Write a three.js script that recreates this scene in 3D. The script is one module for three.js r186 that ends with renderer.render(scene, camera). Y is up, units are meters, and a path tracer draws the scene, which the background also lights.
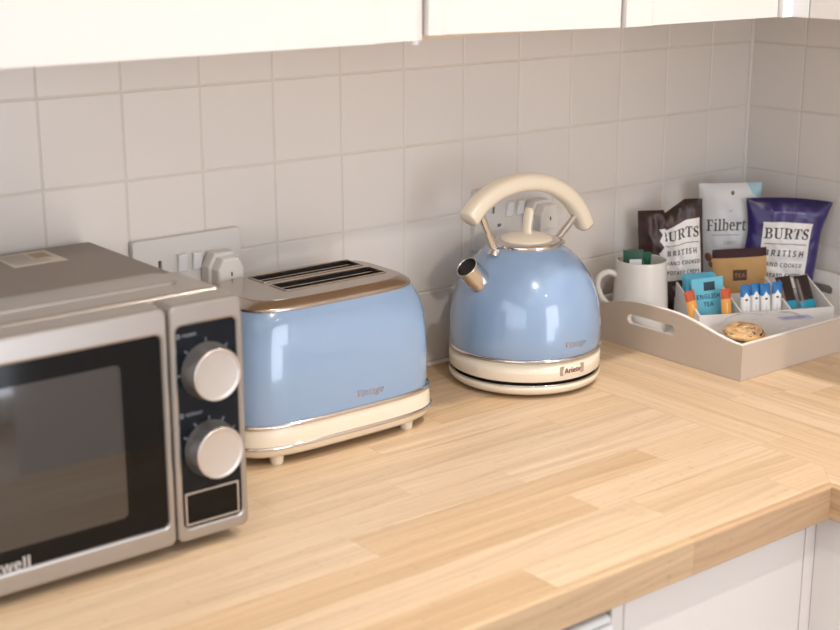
import * as THREE from 'three';
import { RoundedBoxGeometry } from 'three/addons/geometries/RoundedBoxGeometry.js';
import { TextGeometry } from 'three/addons/geometries/TextGeometry.js';
import { FontLoader } from 'three/addons/loaders/FontLoader.js';
import { RectAreaLightUniformsLib } from 'three/addons/lights/RectAreaLightUniformsLib.js';
import { mergeGeometries } from 'three/addons/utils/BufferGeometryUtils.js';

// ---------------------------------------------------------------- camera, light, exposure
const Y0 = 0.9;                                   // height of the worktop surface above the floor
const CEIL = 2.4, XL = -1.8, XR = 1.2128, ZF = 3.2;  // room: back wall z = 0, right wall x = XR
const scene = new THREE.Scene();
scene.background = new THREE.Color(0.75, 0.87, 1.0);
const renderer = new THREE.WebGLRenderer({ antialias: true });
renderer.toneMapping = THREE.LinearToneMapping;
renderer.toneMappingExposure = 0.61;
renderer.shadowMap.enabled = true;
RectAreaLightUniformsLib.init();

const camera = new THREE.PerspectiveCamera(24.73, 840 / 630, 0.05, 30);
camera.position.set(-0.6566, Y0 + 0.5994, 1.4809);
{
  const yaw = 0.67702, pitch = 0.26933;
  camera.lookAt(camera.position.x + Math.sin(yaw) * Math.cos(pitch), camera.position.y - Math.sin(pitch), camera.position.z - Math.cos(yaw) * Math.cos(pitch));
}
camera.focus = 1.86;
camera.userData.fStop = 5;

const WARM = 0xfff6ec, DAY = 0xecf3ff;
const LAMPS = [[0.9, 0.62, 6], [0.1, 1.34, 5.6], [-0.35, 0.64, 1.2], [-0.9, 2.2, 2], [0.4, 2.4, 2]];   // x, z, candela
const WINDOW = { z0: 0.5, z1: 2.9, y0: 0.9, y1: 2.2 };                   // wide window in the left wall
const GARDEN = { x0: -0.02, x1: 1.13, y0: 0.05, y1: 2.1 };            // glazed garden door opposite the worktop
{
  const g = new THREE.RectAreaLight(DAY, 8.2, GARDEN.x1 - GARDEN.x0 - 0.1, GARDEN.y1 - GARDEN.y0 - 0.1);
  g.position.set((GARDEN.x0 + GARDEN.x1) / 2, (GARDEN.y0 + GARDEN.y1) / 2, ZF - 0.01);
  g.lookAt((GARDEN.x0 + GARDEN.x1) / 2, (GARDEN.y0 + GARDEN.y1) / 2, 0);
  g.name = 'garden_daylight';
  scene.add(g);
  const l = new THREE.RectAreaLight(DAY, 3.2, WINDOW.z1 - WINDOW.z0 - 0.1, WINDOW.y1 - WINDOW.y0 - 0.1);
  l.position.set(XL + 0.01, (WINDOW.y0 + WINDOW.y1) / 2, (WINDOW.z0 + WINDOW.z1) / 2);
  l.lookAt(XR, (WINDOW.y0 + WINDOW.y1) / 2, (WINDOW.z0 + WINDOW.z1) / 2);
  l.name = 'window_daylight';
  scene.add(l);
}

// ---------------------------------------------------------------- helpers
let seed = 12345;
const rnd = () => { seed = (seed + 0x6d2b79f5) | 0; let t = Math.imul(seed ^ (seed >>> 15), 1 | seed); t = (t + Math.imul(t ^ (t >>> 7), 61 | t)) ^ t; return ((t ^ (t >>> 14)) >>> 0) / 4294967296; };
const rr = (a, b) => a + (b - a) * rnd();
const used = {};
const numbered = (n) => { used[n] = (used[n] ?? -1) + 1; return used[n] ? n + '_' + String(used[n]).padStart(3, '0') : n; };
function add(name, geo, mat, parent, pos) {
  const m = new THREE.Mesh(geo, mat);
  m.name = name; m.castShadow = true; m.receiveShadow = true;
  if (pos) m.position.set(...pos);
  (parent ?? scene).add(m);
  return m;
}
function thing(name, label, category, [x, y, z] = [0, 0, 0], turn = 0, group) {
  const o = new THREE.Group(); o.name = numbered(name); scene.add(o);
  o.position.set(x, y, z); o.rotation.y = turn;
  o.userData = { label, category };
  if (group) o.userData.group = group;
  return o;
}
function structure(name, label, category, geo, mat) {
  const m = add(name, geo, mat); m.userData = { kind: 'structure', label, category };
  return m;
}
function box(x0, x1, y0, y1, z0, z1) {
  const g = new THREE.BoxGeometry(x1 - x0, y1 - y0, z1 - z0); g.translate((x0 + x1) / 2, (y0 + y1) / 2, (z0 + z1) / 2); return g;
}
function rbox(x0, x1, y0, y1, z0, z1, r = 0.002, s = 2) {
  const g = new RoundedBoxGeometry(x1 - x0, y1 - y0, z1 - z0, s, r); g.translate((x0 + x1) / 2, (y0 + y1) / 2, (z0 + z1) / 2); return g;
}
const merge = (list) => mergeGeometries(list.map((g) => { const h = g.index ? g.toNonIndexed() : g; for (const k of Object.keys(h.attributes)) if (!['position', 'normal', 'uv'].includes(k)) h.deleteAttribute(k); return h; }));
// stacked superellipse rings, e = exponent (2 = ellipse, larger = squarer)
function loft(rings, n = 96, capTop = true, capBottom = true) {
  const pos = [], uv = [], idx = [];
  const ringPts = (r) => { const o = []; for (let i = 0; i < n; i++) { const t = (i / n) * Math.PI * 2, c = Math.cos(t), s = Math.sin(t), e = 2 / (r.e ?? 2); o.push([(r.x ?? 0) + r.a * Math.sign(c) * Math.abs(c) ** e, r.y, (r.z ?? 0) + r.b * Math.sign(s) * Math.abs(s) ** e]); } return o; };
  rings.forEach((r, k) => { ringPts(r).forEach((p, i) => { pos.push(...p); uv.push(i / n, k / rings.length); }); });
  for (let k = 0; k + 1 < rings.length; k++) for (let i = 0; i < n; i++) { const a = k * n + i, b = k * n + (i + 1) % n, c = a + n, d = b + n; idx.push(a, c, b, b, c, d); }
  const cap = (k, up) => { const r = rings[k], base = pos.length / 3; ringPts(r).forEach((p) => { pos.push(...p); uv.push(0, 0); }); pos.push(r.x ?? 0, r.y, r.z ?? 0); uv.push(0, 0); const c = pos.length / 3 - 1; for (let i = 0; i < n; i++) { const a = base + i, b = base + (i + 1) % n; up ? idx.push(a, c, b) : idx.push(a, b, c); } };
  if (capTop) cap(rings.length - 1, true);
  if (capBottom) cap(0, false);
  const g = new THREE.BufferGeometry();
  g.setAttribute('position', new THREE.Float32BufferAttribute(pos, 3)); g.setAttribute('uv', new THREE.Float32BufferAttribute(uv, 2)); g.setIndex(idx); g.computeVertexNormals();
  return g;
}
const lathe = (pts, n = 96) => new THREE.LatheGeometry(pts.map((p) => new THREE.Vector2(p[0], p[1])), n);
const tube = (pts, r, seg = 40, rs = 14) => new THREE.TubeGeometry(new THREE.CatmullRomCurve3(pts.map((p) => new THREE.Vector3(...p))), seg, r, rs, false);
function rod(a, b, r0, r1 = r0, seg = 20) {
  const A = new THREE.Vector3(...a), B = new THREE.Vector3(...b), d = B.clone().sub(A);
  const g = new THREE.CylinderGeometry(r1, r0, d.length(), seg); g.translate(0, d.length() / 2, 0);
  g.applyQuaternion(new THREE.Quaternion().setFromUnitVectors(new THREE.Vector3(0, 1, 0), d.normalize())); g.translate(...a);
  return g;
}
function roundRect(x0, y0, x1, y1, r, S = new THREE.Shape()) {
  S.moveTo(x0 + r, y0); S.lineTo(x1 - r, y0); S.absarc(x1 - r, y0 + r, r, -Math.PI / 2, 0, false); S.lineTo(x1, y1 - r); S.absarc(x1 - r, y1 - r, r, 0, Math.PI / 2, false);
  S.lineTo(x0 + r, y1); S.absarc(x0 + r, y1 - r, r, Math.PI / 2, Math.PI, false); S.lineTo(x0, y0 + r); S.absarc(x0 + r, y0 + r, r, Math.PI, Math.PI * 1.5, false);
  return S;
}
const poly = (pts) => { const s = new THREE.Shape(); pts.forEach((p, i) => (i ? s.lineTo(...p) : s.moveTo(...p))); s.closePath(); return s; };
const extrude = (s, depth, bevel = 0, cs = 12) => new THREE.ExtrudeGeometry(s, { depth, curveSegments: cs, bevelEnabled: bevel > 0, bevelThickness: bevel, bevelSize: bevel, bevelOffset: -bevel, bevelSegments: 2 });

// value noise, periodic
const hash = (x, y, s) => { let h = (x * 374761393 + y * 668265263 + s * 974634777) | 0; h = Math.imul(h ^ (h >>> 13), 1274126177); return ((h ^ (h >>> 16)) >>> 0) / 4294967296; };
function vn(u, v, fx, fy, s) {           // u, v in 0..1, periodic lattice fx x fy
  const x = u * fx, y = v * fy, xi = Math.floor(x), yi = Math.floor(y), a = x - xi, b = y - yi, f = (t) => t * t * (3 - 2 * t);
  const H = (i, j) => hash(((i % fx) + fx) % fx, ((j % fy) + fy) % fy, s), A = f(a), B = f(b);
  return (H(xi, yi) * (1 - A) + H(xi + 1, yi) * A) * (1 - B) + (H(xi, yi + 1) * (1 - A) + H(xi + 1, yi + 1) * A) * B;
}
function dataTex(w, h, fn, srgb = true) {
  const d = new Uint8Array(w * h * 4);
  for (let j = 0; j < h; j++) for (let i = 0; i < w; i++) { const c = fn(i / w, j / h), k = (j * w + i) * 4; for (let q = 0; q < 3; q++) d[k + q] = Math.max(0, Math.min(255, c[q])); d[k + 3] = 255; }
  const t = new THREE.DataTexture(d, w, h); t.magFilter = THREE.LinearFilter; t.minFilter = THREE.LinearMipmapLinearFilter; t.generateMipmaps = true;
  t.wrapS = t.wrapT = THREE.RepeatWrapping; if (srgb) t.colorSpace = THREE.SRGBColorSpace; t.needsUpdate = true;
  return t;
}
function canvasTex(w, h, draw) {
  const c = document.createElement('canvas'); c.width = w; c.height = h; draw(c.getContext('2d'), w, h);
  const t = new THREE.CanvasTexture(c); t.colorSpace = THREE.SRGBColorSpace; return t;
}
const std = (o) => new THREE.MeshStandardMaterial(o), phys = (o) => new THREE.MeshPhysicalMaterial(o);

// ---------------------------------------------------------------- materials
const woodTex = [1, 2, 3].map((s) => dataTex(1024, 256, (u, v) => {
  const warp = (vn(u, v, 3, 4, s) - 0.5) * 0.12 + (vn(u, v, 8, 8, s + 7) - 0.5) * 0.03;
  const vv = ((v + warp) % 1 + 1) % 1;
  const band = vn(u, vv, 2, 14, s + 20), streak = vn(u, vv, 5, 60, s + 30), fine = vn(u, vv, 16, 128, s + 40), pore = vn(u, v, 60, 128, s + 50);
  let g = 0.45 * band + 0.33 * streak + 0.22 * fine;
  let k = 1.06 - 0.2 * g; if (pore > 0.86) k -= (pore - 0.86) * 0.75;
  return [250 * k, 246 * Math.pow(k, 1.15), 240 * Math.pow(k, 1.35)];
}));
const WOOD = [0xdfc8ac, 0xdbc2a3, 0xd5ba98, 0xddc5a7, 0xc9aa8a].map((c, i) => woodTex.map((map) => std({ color: c, map, roughness: 0.42 })));
const M = {
  tiles: [0xe4ded8, 0xe3ddd7, 0xe5dfd9, 0xe2dcd6].map((c) => phys({ color: c, roughness: 0.22, clearcoat: 0.3, clearcoatRoughness: 0.12 })),
  grout: std({ color: 0xdbd3c8, roughness: 0.9 }),
  sealant: std({ color: 0xe6dfd6, roughness: 0.5 }),
  paint: std({ color: 0xe9e4dc, roughness: 0.9 }),
  ceiling: std({ color: 0xf1eee9, roughness: 0.95 }),
  boards: [0xa88f76, 0xa0876e, 0xaf967d].map((c, i) => std({ color: c, map: woodTex[i], roughness: 0.4 })),
  cabinet: std({ color: 0xe2dcd7, roughness: 0.6 }),
  carcass: std({ color: 0xd9c4a8, roughness: 0.6 }),
  white: std({ color: 0xeeeeee, roughness: 0.35 }),
  whitePlastic: std({ color: 0xdedad5, roughness: 0.35 }),
  dark: std({ color: 0x151312, roughness: 0.6 }),
  silver: std({ color: 0xaaa49f, roughness: 0.3, metalness: 0.75 }),
  knob: std({ color: 0xc9c2bc, roughness: 0.3, metalness: 0.7 }),
  knobSide: std({ color: 0x8d8a87, roughness: 0.35, metalness: 0.75 }),
  casing: std({ color: 0x8d837b, roughness: 0.5, metalness: 0.35 }),
  blackGlass: phys({ color: 0x090808, roughness: 0.08, specularIntensity: 0.5 }),
  viewGlass: phys({ color: 0x2b2724, roughness: 0.07, clearcoat: 1, clearcoatRoughness: 0.03 }),
  chrome: std({ color: 0xd8d4d0, roughness: 0.12, metalness: 1 }),
  steel: std({ color: 0xb7aca2, roughness: 0.22, metalness: 1 }),
  blue: phys({ color: 0x8ba6c7, roughness: 0.18, clearcoat: 1, clearcoatRoughness: 0.04 }),
  cream: phys({ color: 0xece0cb, roughness: 0.3, clearcoat: 0.5, clearcoatRoughness: 0.1 }),
  rubber: std({ color: 0x1b1918, roughness: 0.7 }),
  cable: std({ color: 0xd8d3cc, roughness: 0.5 }),
  taupe: std({ color: 0xc6b7a8, roughness: 0.6 }),
  trayWhite: std({ color: 0xf2eeea, roughness: 0.5 }),
  ceramic: phys({ color: 0xe4e0db, roughness: 0.2, clearcoat: 0.6 }),
  boxBoard: std({ color: 0xe6e2e0, roughness: 0.6 }),
  film: phys({ color: 0xffffff, transmission: 1, thickness: 0, roughness: 0.12, ior: 1.3 }),
};

// ---------------------------------------------------------------- room shell
const T = 0.1015, JOINT = 0.0022, ROW0 = 0.0047;
const floor = structure('floor', 'brown wooden floor', 'floor', box(XL - 0.1, XR + 0.1, -0.1, 0, -0.1, ZF + 0.1), M.paint);
{
  for (let k = 0; k < 23; k++) {
    const x0 = XL + k * 0.131, b = box(x0 + 0.001, Math.min(x0 + 0.13, XR), 0, 0.012, 0, ZF), p = b.attributes.position, uv = b.attributes.uv;
    const off = rnd();
    for (let i = 0; i < p.count; i++) uv.setXY(i, p.getZ(i) / 1.2 + off, (p.getX(i) - x0) / 0.2 + off * 3);
    const m = add('floorboard', b, M.boards[(k * 2) % 3], floor); m.name = 'floorboard';
  }
}
structure('ceiling', 'plain white ceiling', 'ceiling', box(XL - 0.1, XR + 0.1, CEIL, CEIL + 0.1, -0.1, ZF + 0.1), M.ceiling);
structure('wall_front', 'plain painted wall opposite the worktop with a glazed door', 'wall', merge([
  box(XL - 0.1, XR + 0.1, 0, GARDEN.y0, ZF, ZF + 0.1), box(XL - 0.1, XR + 0.1, GARDEN.y1, CEIL, ZF, ZF + 0.1),
  box(XL - 0.1, GARDEN.x0, GARDEN.y0, GARDEN.y1, ZF, ZF + 0.1), box(GARDEN.x1, XR + 0.1, GARDEN.y0, GARDEN.y1, ZF, ZF + 0.1)]), M.paint);
{
  const { x0, x1, y0, y1 } = GARDEN, f = 0.05, xm = (x0 + x1) / 2;
  const w = structure('door_1', 'white framed glazed garden door opposite the worktop', 'door', merge([
    box(x0, x1, y0, y0 + f, ZF + 0.02, ZF + 0.07), box(x0, x1, y1 - f, y1, ZF + 0.02, ZF + 0.07), box(x0, x0 + f, y0 + f, y1 - f, ZF + 0.02, ZF + 0.07),
    box(x1 - f, x1, y0 + f, y1 - f, ZF + 0.02, ZF + 0.07), box(xm - 0.03, xm + 0.03, y0 + f, y1 - f, ZF + 0.02, ZF + 0.07)]), M.white);
  const gm = phys({ color: 0xffffff, transmission: 1, thickness: 0, roughness: 0.02 });
  add('pane', box(x0 + f, xm - 0.03, y0 + f, y1 - f, ZF + 0.043, ZF + 0.047), gm, w);
  add('pane', box(xm + 0.03, x1 - f, y0 + f, y1 - f, ZF + 0.043, ZF + 0.047), gm, w);
}
structure('wall_left', 'plain painted wall with a wide window', 'wall', merge([
  box(XL - 0.1, XL, 0, WINDOW.y0, 0, ZF), box(XL - 0.1, XL, WINDOW.y1, CEIL, 0, ZF),
  box(XL - 0.1, XL, WINDOW.y0, WINDOW.y1, 0, WINDOW.z0), box(XL - 0.1, XL, WINDOW.y0, WINDOW.y1, WINDOW.z1, ZF)]), M.paint);
{
  const { z0, z1, y0, y1 } = WINDOW, f = 0.05;
  const w = structure('window_1', 'wide white framed kitchen window', 'window', merge([
    box(XL - 0.07, XL - 0.02, y0, y0 + f, z0, z1), box(XL - 0.07, XL - 0.02, y1 - f, y1, z0, z1), box(XL - 0.07, XL - 0.02, y0 + f, y1 - f, z0, z0 + f),
    box(XL - 0.07, XL - 0.02, y0 + f, y1 - f, z1 - f, z1), box(XL - 0.07, XL - 0.02, y0 + f, y1 - f, (z0 + z1) / 2 - 0.03, (z0 + z1) / 2 + 0.03)]), M.white);
  const gm = phys({ color: 0xffffff, transmission: 1, thickness: 0, roughness: 0.02 });
  add('pane', box(XL - 0.047, XL - 0.043, y0 + f, y1 - f, z0 + f, (z0 + z1) / 2 - 0.03), gm, w);
  add('pane', box(XL - 0.047, XL - 0.043, y0 + f, y1 - f, (z0 + z1) / 2 + 0.03, z1 - f), gm, w);
}
const wallBack = structure('wall_back', 'wall of square off-white glazed tiles behind the worktop', 'wall', box(XL - 0.1, XR + 0.1, 0, CEIL, -0.1, -0.0009), M.grout);
const wallRight = structure('wall_right', 'tiled side wall meeting the back wall in the corner', 'wall', box(XR + 0.0009, XR + 0.1, 0, CEIL, -0.0009, ZF), M.grout);
{
  const tileGeo = {};
  const tile = (w, h) => { const k = w.toFixed(4) + h.toFixed(4); if (!tileGeo[k]) { const g = new RoundedBoxGeometry(w, h, 0.006, 2, 0.0012); g.translate(0, 0, -0.003); tileGeo[k] = g; } return tileGeo[k]; };
  const put = (wall, u0, u1, row, side) => {
    const g = tile(u1 - u0 - JOINT, T - JOINT), m = add('tile', g, M.tiles[Math.floor(rnd() * 4)], wall);
    const y = Y0 + ROW0 + (row + 0.5) * T, c = (u0 + u1) / 2;
    if (side) { m.position.set(XR, y, c); m.rotation.set(0, -Math.PI / 2 + rr(-0.004, 0.004), 0); } else { m.position.set(c, y, 0); m.rotation.set(rr(-0.004, 0.004), rr(-0.004, 0.004), 0); }
  };
  for (let row = 0; row < 6; row++) {
    for (let k = -8; k < 12; k++) put(wallBack, k * T, k === 11 ? XR - 0.001 : (k + 1) * T, row, false);
    for (let k = 0; k < 8; k++) put(wallRight, k ? 0.1034 + (k - 1) * T : 0.001, 0.1034 + k * T, row, true);
  }
  const c = add('trim_1', merge([rod([XR - 0.001, Y0, 0.001], [XR - 0.001, Y0 + 0.6, 0.001], 0.0032)]), M.sealant); c.userData = { kind: 'structure', label: 'pale bead of sealant down the tiled corner', category: 'trim' };
  const s = add('trim_2', merge([rod([-0.9, Y0 + 0.001, 0.001], [XR, Y0 + 0.001, 0.001], 0.0035)]), M.sealant); s.userData = { kind: 'structure', label: 'white sealant line between worktop and back wall tiles', category: 'trim' };
  const s2 = add('trim_3', merge([rod([XR - 0.001, Y0 + 0.001, 0.004], [XR - 0.001, Y0 + 0.001, 2.4], 0.0035)]), M.sealant); s2.userData = { kind: 'structure', label: 'white sealant line between worktop and side wall tiles', category: 'trim' };
}

// ---------------------------------------------------------------- ceiling downlights (the lamps of the room)
LAMPS.forEach(([x, z, cd], i) => {
  const words = ['above the tea tray corner', 'above the middle of the worktop, a step back', 'above the microwave', 'at the far left of the room', 'at the far end of the room'][i];
  const t = thing('ceiling_downlight', 'round recessed downlight ' + words, 'lamp', [x, CEIL, z], 0, 'ceiling downlights');
  add('bezel', lathe([[0.032, -0.001], [0.034, -0.006], [0.043, -0.005], [0.045, 0]], 40), M.chrome, t);
  add('lamp_face', lathe([[0.0001, -0.003], [0.03, -0.003], [0.032, -0.0012]], 32), std({ color: 0xffffff, emissive: WARM, emissiveIntensity: 14 }), t);
  const l = new THREE.SpotLight(WARM, cd, 0, 1.25, 0.7, 2);
  l.position.set(0, -0.012, 0); l.target.position.set(0, -2, 0); l.castShadow = true; l.shadow.radius = 1.0; l.name = 'lamp_light';
  t.add(l, l.target);
});

// ---------------------------------------------------------------- worktops: every stave its own piece
const TH = 0.04;
function woodUV(g, along, a0, c0) {        // planar uv in metres: grain runs along x ('x') or z ('z')
  const p = g.attributes.position, n = g.attributes.normal, uv = new Float32Array(p.count * 2), oa = rnd() * 4, oc = rnd() * 4;
  for (let i = 0; i < p.count; i++) {
    const x = p.getX(i), y = p.getY(i), z = p.getZ(i), s = along === 'x' ? x : z, t = along === 'x' ? z : x;
    const side = Math.abs(n.getY(i)) < 0.5;
    uv[i * 2] = s / 0.75 + oa; uv[i * 2 + 1] = (side ? t + y : t) / 0.16 + oc;
  }
  g.setAttribute('uv', new THREE.BufferAttribute(uv, 2));
  return g;
}
const G = 0.00012;
const staveX = (x0, x1, z0, z1) => woodUV(box(x0 + G, x1 - G, -TH, 0, z0 + G, z1 - G), 'x');
const staveZ = (x0, x1, z0, z1) => woodUV(box(x0 + G, x1 - G, -TH, 0, z0 + G, z1 - G), 'z');
const edgeShape = (z0, z1, r = 0.003) => { const s = new THREE.Shape(); s.moveTo(z0, -TH); s.lineTo(z1 - r, -TH); s.absarc(z1 - r, -TH + r, r, -Math.PI / 2, 0, false); s.lineTo(z1, -r); s.absarc(z1 - r, -r, r, 0, Math.PI / 2, false); s.lineTo(z0, 0); s.closePath(); return s; };
const JX = 0.655, FX = 0.6135, FZ = 0.62, LIP = 0.0085;
{
  const t = thing('worktop', 'oak block worktop under the microwave, toaster and kettle', 'worktop', [0, Y0, 0]);
  // z borders of the stave rows, joints along x and the tone of each stave
  const Z = [0.002, 0.043, 0.095, 0.147, 0.198, 0.249, 0.300, 0.351, 0.403, 0.455, 0.506, 0.56, FZ - LIP];
  const J = [
    [[-0.5, -0.1, 0.33], [1, 2, 1, 2]], [[-0.62, 0.02, 0.48], [0, 1, 2, 1]], [[-0.4, 0.2, 0.6], [2, 1, 3, 1]], [[-0.55, -0.05, 0.41], [3, 0, 1, 2]],
    [[-0.35, 0.29], [1, 3, 0]], [[-0.6, 0.1, 0.52], [2, 0, 3, 1]], [[-0.45, 0.24], [0, 3, 0]], [[-0.3, 0.36], [1, 0, 0]],
    [[-0.5, 0.12, 0.53], [3, 0, 2, 3]], [[-0.42, 0.371], [1, 2, 0]], [[-0.6, -0.06, 0.413], [0, 1, 0, 3]], [[-0.38, 0.207, 0.576], [1, 2, 0, 3]],
  ];
  for (let b = 0; b < 12; b++) {
    const xs = [-0.9, ...J[b][0], b === 11 ? FX : JX], tones = J[b][1];
    for (let k = 0; k + 1 < xs.length; k++) {
      let g = staveX(xs[k], xs[k + 1], Z[b], Z[b + 1]);
      if (b === 11 && k + 2 === xs.length) {         // the mitred end at the inner corner
        const e = extrude(poly([[FX - G, -Z[11] - G], [FX - G, -(FZ - LIP)], [FX + LIP, -(FZ - LIP)], [JX, -(FZ - (JX - FX))], [JX, -Z[11] - G]]), TH); e.rotateX(-Math.PI / 2); e.translate(0, -TH, 0);
        g = woodUV(merge([box(xs[k] + G, FX - G, -TH, 0, Z[b] + G, Z[b + 1] - G), e]), 'x');
      }
      add('stave', g, WOOD[tones[k]][(b + k) % 3], t);
    }
  }
  [[-0.9, -0.21, 1], [-0.21, 0.388, 2], [0.388, FX + LIP, 4]].forEach(([x0, x1, tone], i) => {
    const e = extrude(edgeShape(FZ - LIP + G, FZ), x1 - x0 - 2 * G); e.rotateY(-Math.PI / 2); e.scale(1, 1, 1);
    // shape (z, y) extruded along x: after the turn x = -depth, z = shape x
    e.translate(x1 - G, 0, 0); add('lipping', woodUV(e, 'x'), WOOD[tone][i], t);
  });
}
{
  const t = thing('worktop', 'oak block worktop running along the side wall under the tea tray', 'worktop', [0, Y0, 0]);
  const X = [FX + LIP, JX, 0.707, 0.758, 0.81, 0.862, 0.914, 0.966, 1.018, 1.07, 1.122, 1.168, XR - 0.002];
  for (let b = 0; b < 12; b++) {
    const zs = [b ? 0.002 : FZ - 0.03, ...(b === 0 ? [1.1, 1.7] : b === 1 ? [0.49, 1.2] : b === 2 ? [0.7, 1.4] : [rr(0.3, 0.6), rr(0.85, 1.2), rr(1.5, 1.9)]), 2.4];
    for (let k = 0; k + 1 < zs.length; k++) {
      let g = staveZ(X[b], X[b + 1], zs[k], zs[k + 1]);
      if (!b && !k) { const d = JX - FX, e = extrude(poly([[FX + LIP, -(FZ - LIP + 0.0003)], [FX + LIP, -zs[1]], [JX - G, -zs[1]], [JX - G, -(FZ - d + 0.0003)]]), TH); e.rotateX(-Math.PI / 2); e.translate(0, -TH, 0); g = woodUV(e, 'z'); }
      add('stave', g, WOOD[b < 3 ? [0, 3, 1][(b + k) % 3] : [0, 1, 3, 0, 2, 1][Math.floor(rnd() * 6)]][(b + k) % 3], t);
    }
  }
  [[FZ + 0.0002, 1.0], [1.0, 1.75], [1.75, 2.4]].forEach(([z0, z1], i) => {
    const e = extrude(edgeShape(0, LIP - G), z1 - z0 - 2 * G); e.scale(-1, 1, 1); e.translate(FX + LIP - G, 0, z0);
    const ix = e.index; if (!ix) { const p = e.attributes.position, n = e.attributes.normal; for (let q = 0; q < p.count; q += 3) for (const A of [p, n]) { const a = [A.getX(q), A.getY(q), A.getZ(q)]; A.setXYZ(q, A.getX(q + 1), A.getY(q + 1), A.getZ(q + 1)); A.setXYZ(q + 1, ...a); } }
    add('lipping', woodUV(e, 'z'), WOOD[[4, 2, 1][i]][i], t);
  });
}

// ---------------------------------------------------------------- base units
{
  const top = Y0 - TH - 0.001;
  const u = thing('base_cabinet', 'white base cabinet with a plain door under the oak worktop', 'cabinet', [0.465, 0, 0]);
  add('body', box(-0.145, 0.145, 0.15, top, 0.02, 0.572), M.cabinet, u);
  add('door', rbox(-0.1458, 0.1462, 0.155, top - 0.004, 0.573, 0.593, 0.002), M.cabinet, u);
  add('plinth', box(-0.145, 0.145, 0.012, 0.15, 0.5, 0.52), M.cabinet, u);
  const p = thing('corner_post', 'narrow white corner post between the two runs of base cabinets', 'cabinet', [0.629, 0, 0.6]);
  add('post', merge([rbox(-0.0165, 0.0195, 0.012, top, -0.027, -0.007, 0.001), rbox(0.0005, 0.0195, 0.012, top, -0.0065, 0.036, 0.001)]), M.cabinet, p);
  for (let i = 0; i < 3; i++) {
    const z0 = 0.638 + i * 0.58, z1 = z0 + 0.575;
    const c = thing('base_cabinet', ['white base cabinet nearest the inner corner of the side run', 'white base cabinet in the middle of the side run', 'white base cabinet at the far end of the side run'][i], 'cabinet', [0, 0, 0]);
    add('body', box(0.666, XR - 0.02, 0.15, top, z0, z1), M.cabinet, c);
    add('door', rbox(0.645, 0.665, 0.155, top - 0.004, z0 + 0.002, z1 - 0.002, 0.002), M.cabinet, c);
    add('plinth', box(0.7, 0.72, 0.012, 0.15, z0, z1), M.cabinet, c);
  }
  const w = thing('washing_machine', 'white washing machine under the worktop beside the base cabinet', 'appliance', [0.02, 0, 0]);
  add('body', rbox(-0.285, 0.278, 0.02, Y0 - 0.062, 0.04, 0.598, 0.006), M.white, w);
  add('control_panel', rbox(-0.28, 0.273, Y0 - 0.17, Y0 - 0.068, 0.597, 0.604, 0.003), M.white, w);
  add('door_ring', (() => { const g = new THREE.TorusGeometry(0.16, 0.022, 14, 48); g.translate(0, 0.45, 0.6); return g; })(), M.knob, w);
  add('door_glass', (() => { const g = new THREE.SphereGeometry(0.2, 32, 12, 0, Math.PI * 2, 0, 0.85); g.rotateX(Math.PI / 2); g.translate(0, 0.45, 0.47); return g; })(), M.viewGlass, w);
  for (const [x, z] of [[-0.25, 0.08], [0.24, 0.08], [-0.25, 0.56], [0.24, 0.56]]) add('foot', rod([x, 0.012, z], [x, 0.022, z], 0.02), M.dark, w);
  const e = thing('end_panel', 'thin white panel between washing machine and base cabinet', 'cabinet', [0.309, 0, 0]);
  add('panel', rbox(-0.0085, 0.0085, 0.012, top, 0.02, 0.593, 0.001), M.cabinet, e);
  const c = thing('base_cabinet', 'white base cabinet left of the washing machine', 'cabinet', [0, 0, 0]);
  add('body', box(-0.88, -0.29, 0.15, top, 0.02, 0.572), M.cabinet, c);
  add('door', rbox(-0.878, -0.292, 0.155, top - 0.004, 0.573, 0.593, 0.002), M.cabinet, c);
  add('plinth', box(-0.88, -0.29, 0.012, 0.15, 0.5, 0.52), M.cabinet, c);
}

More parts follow.
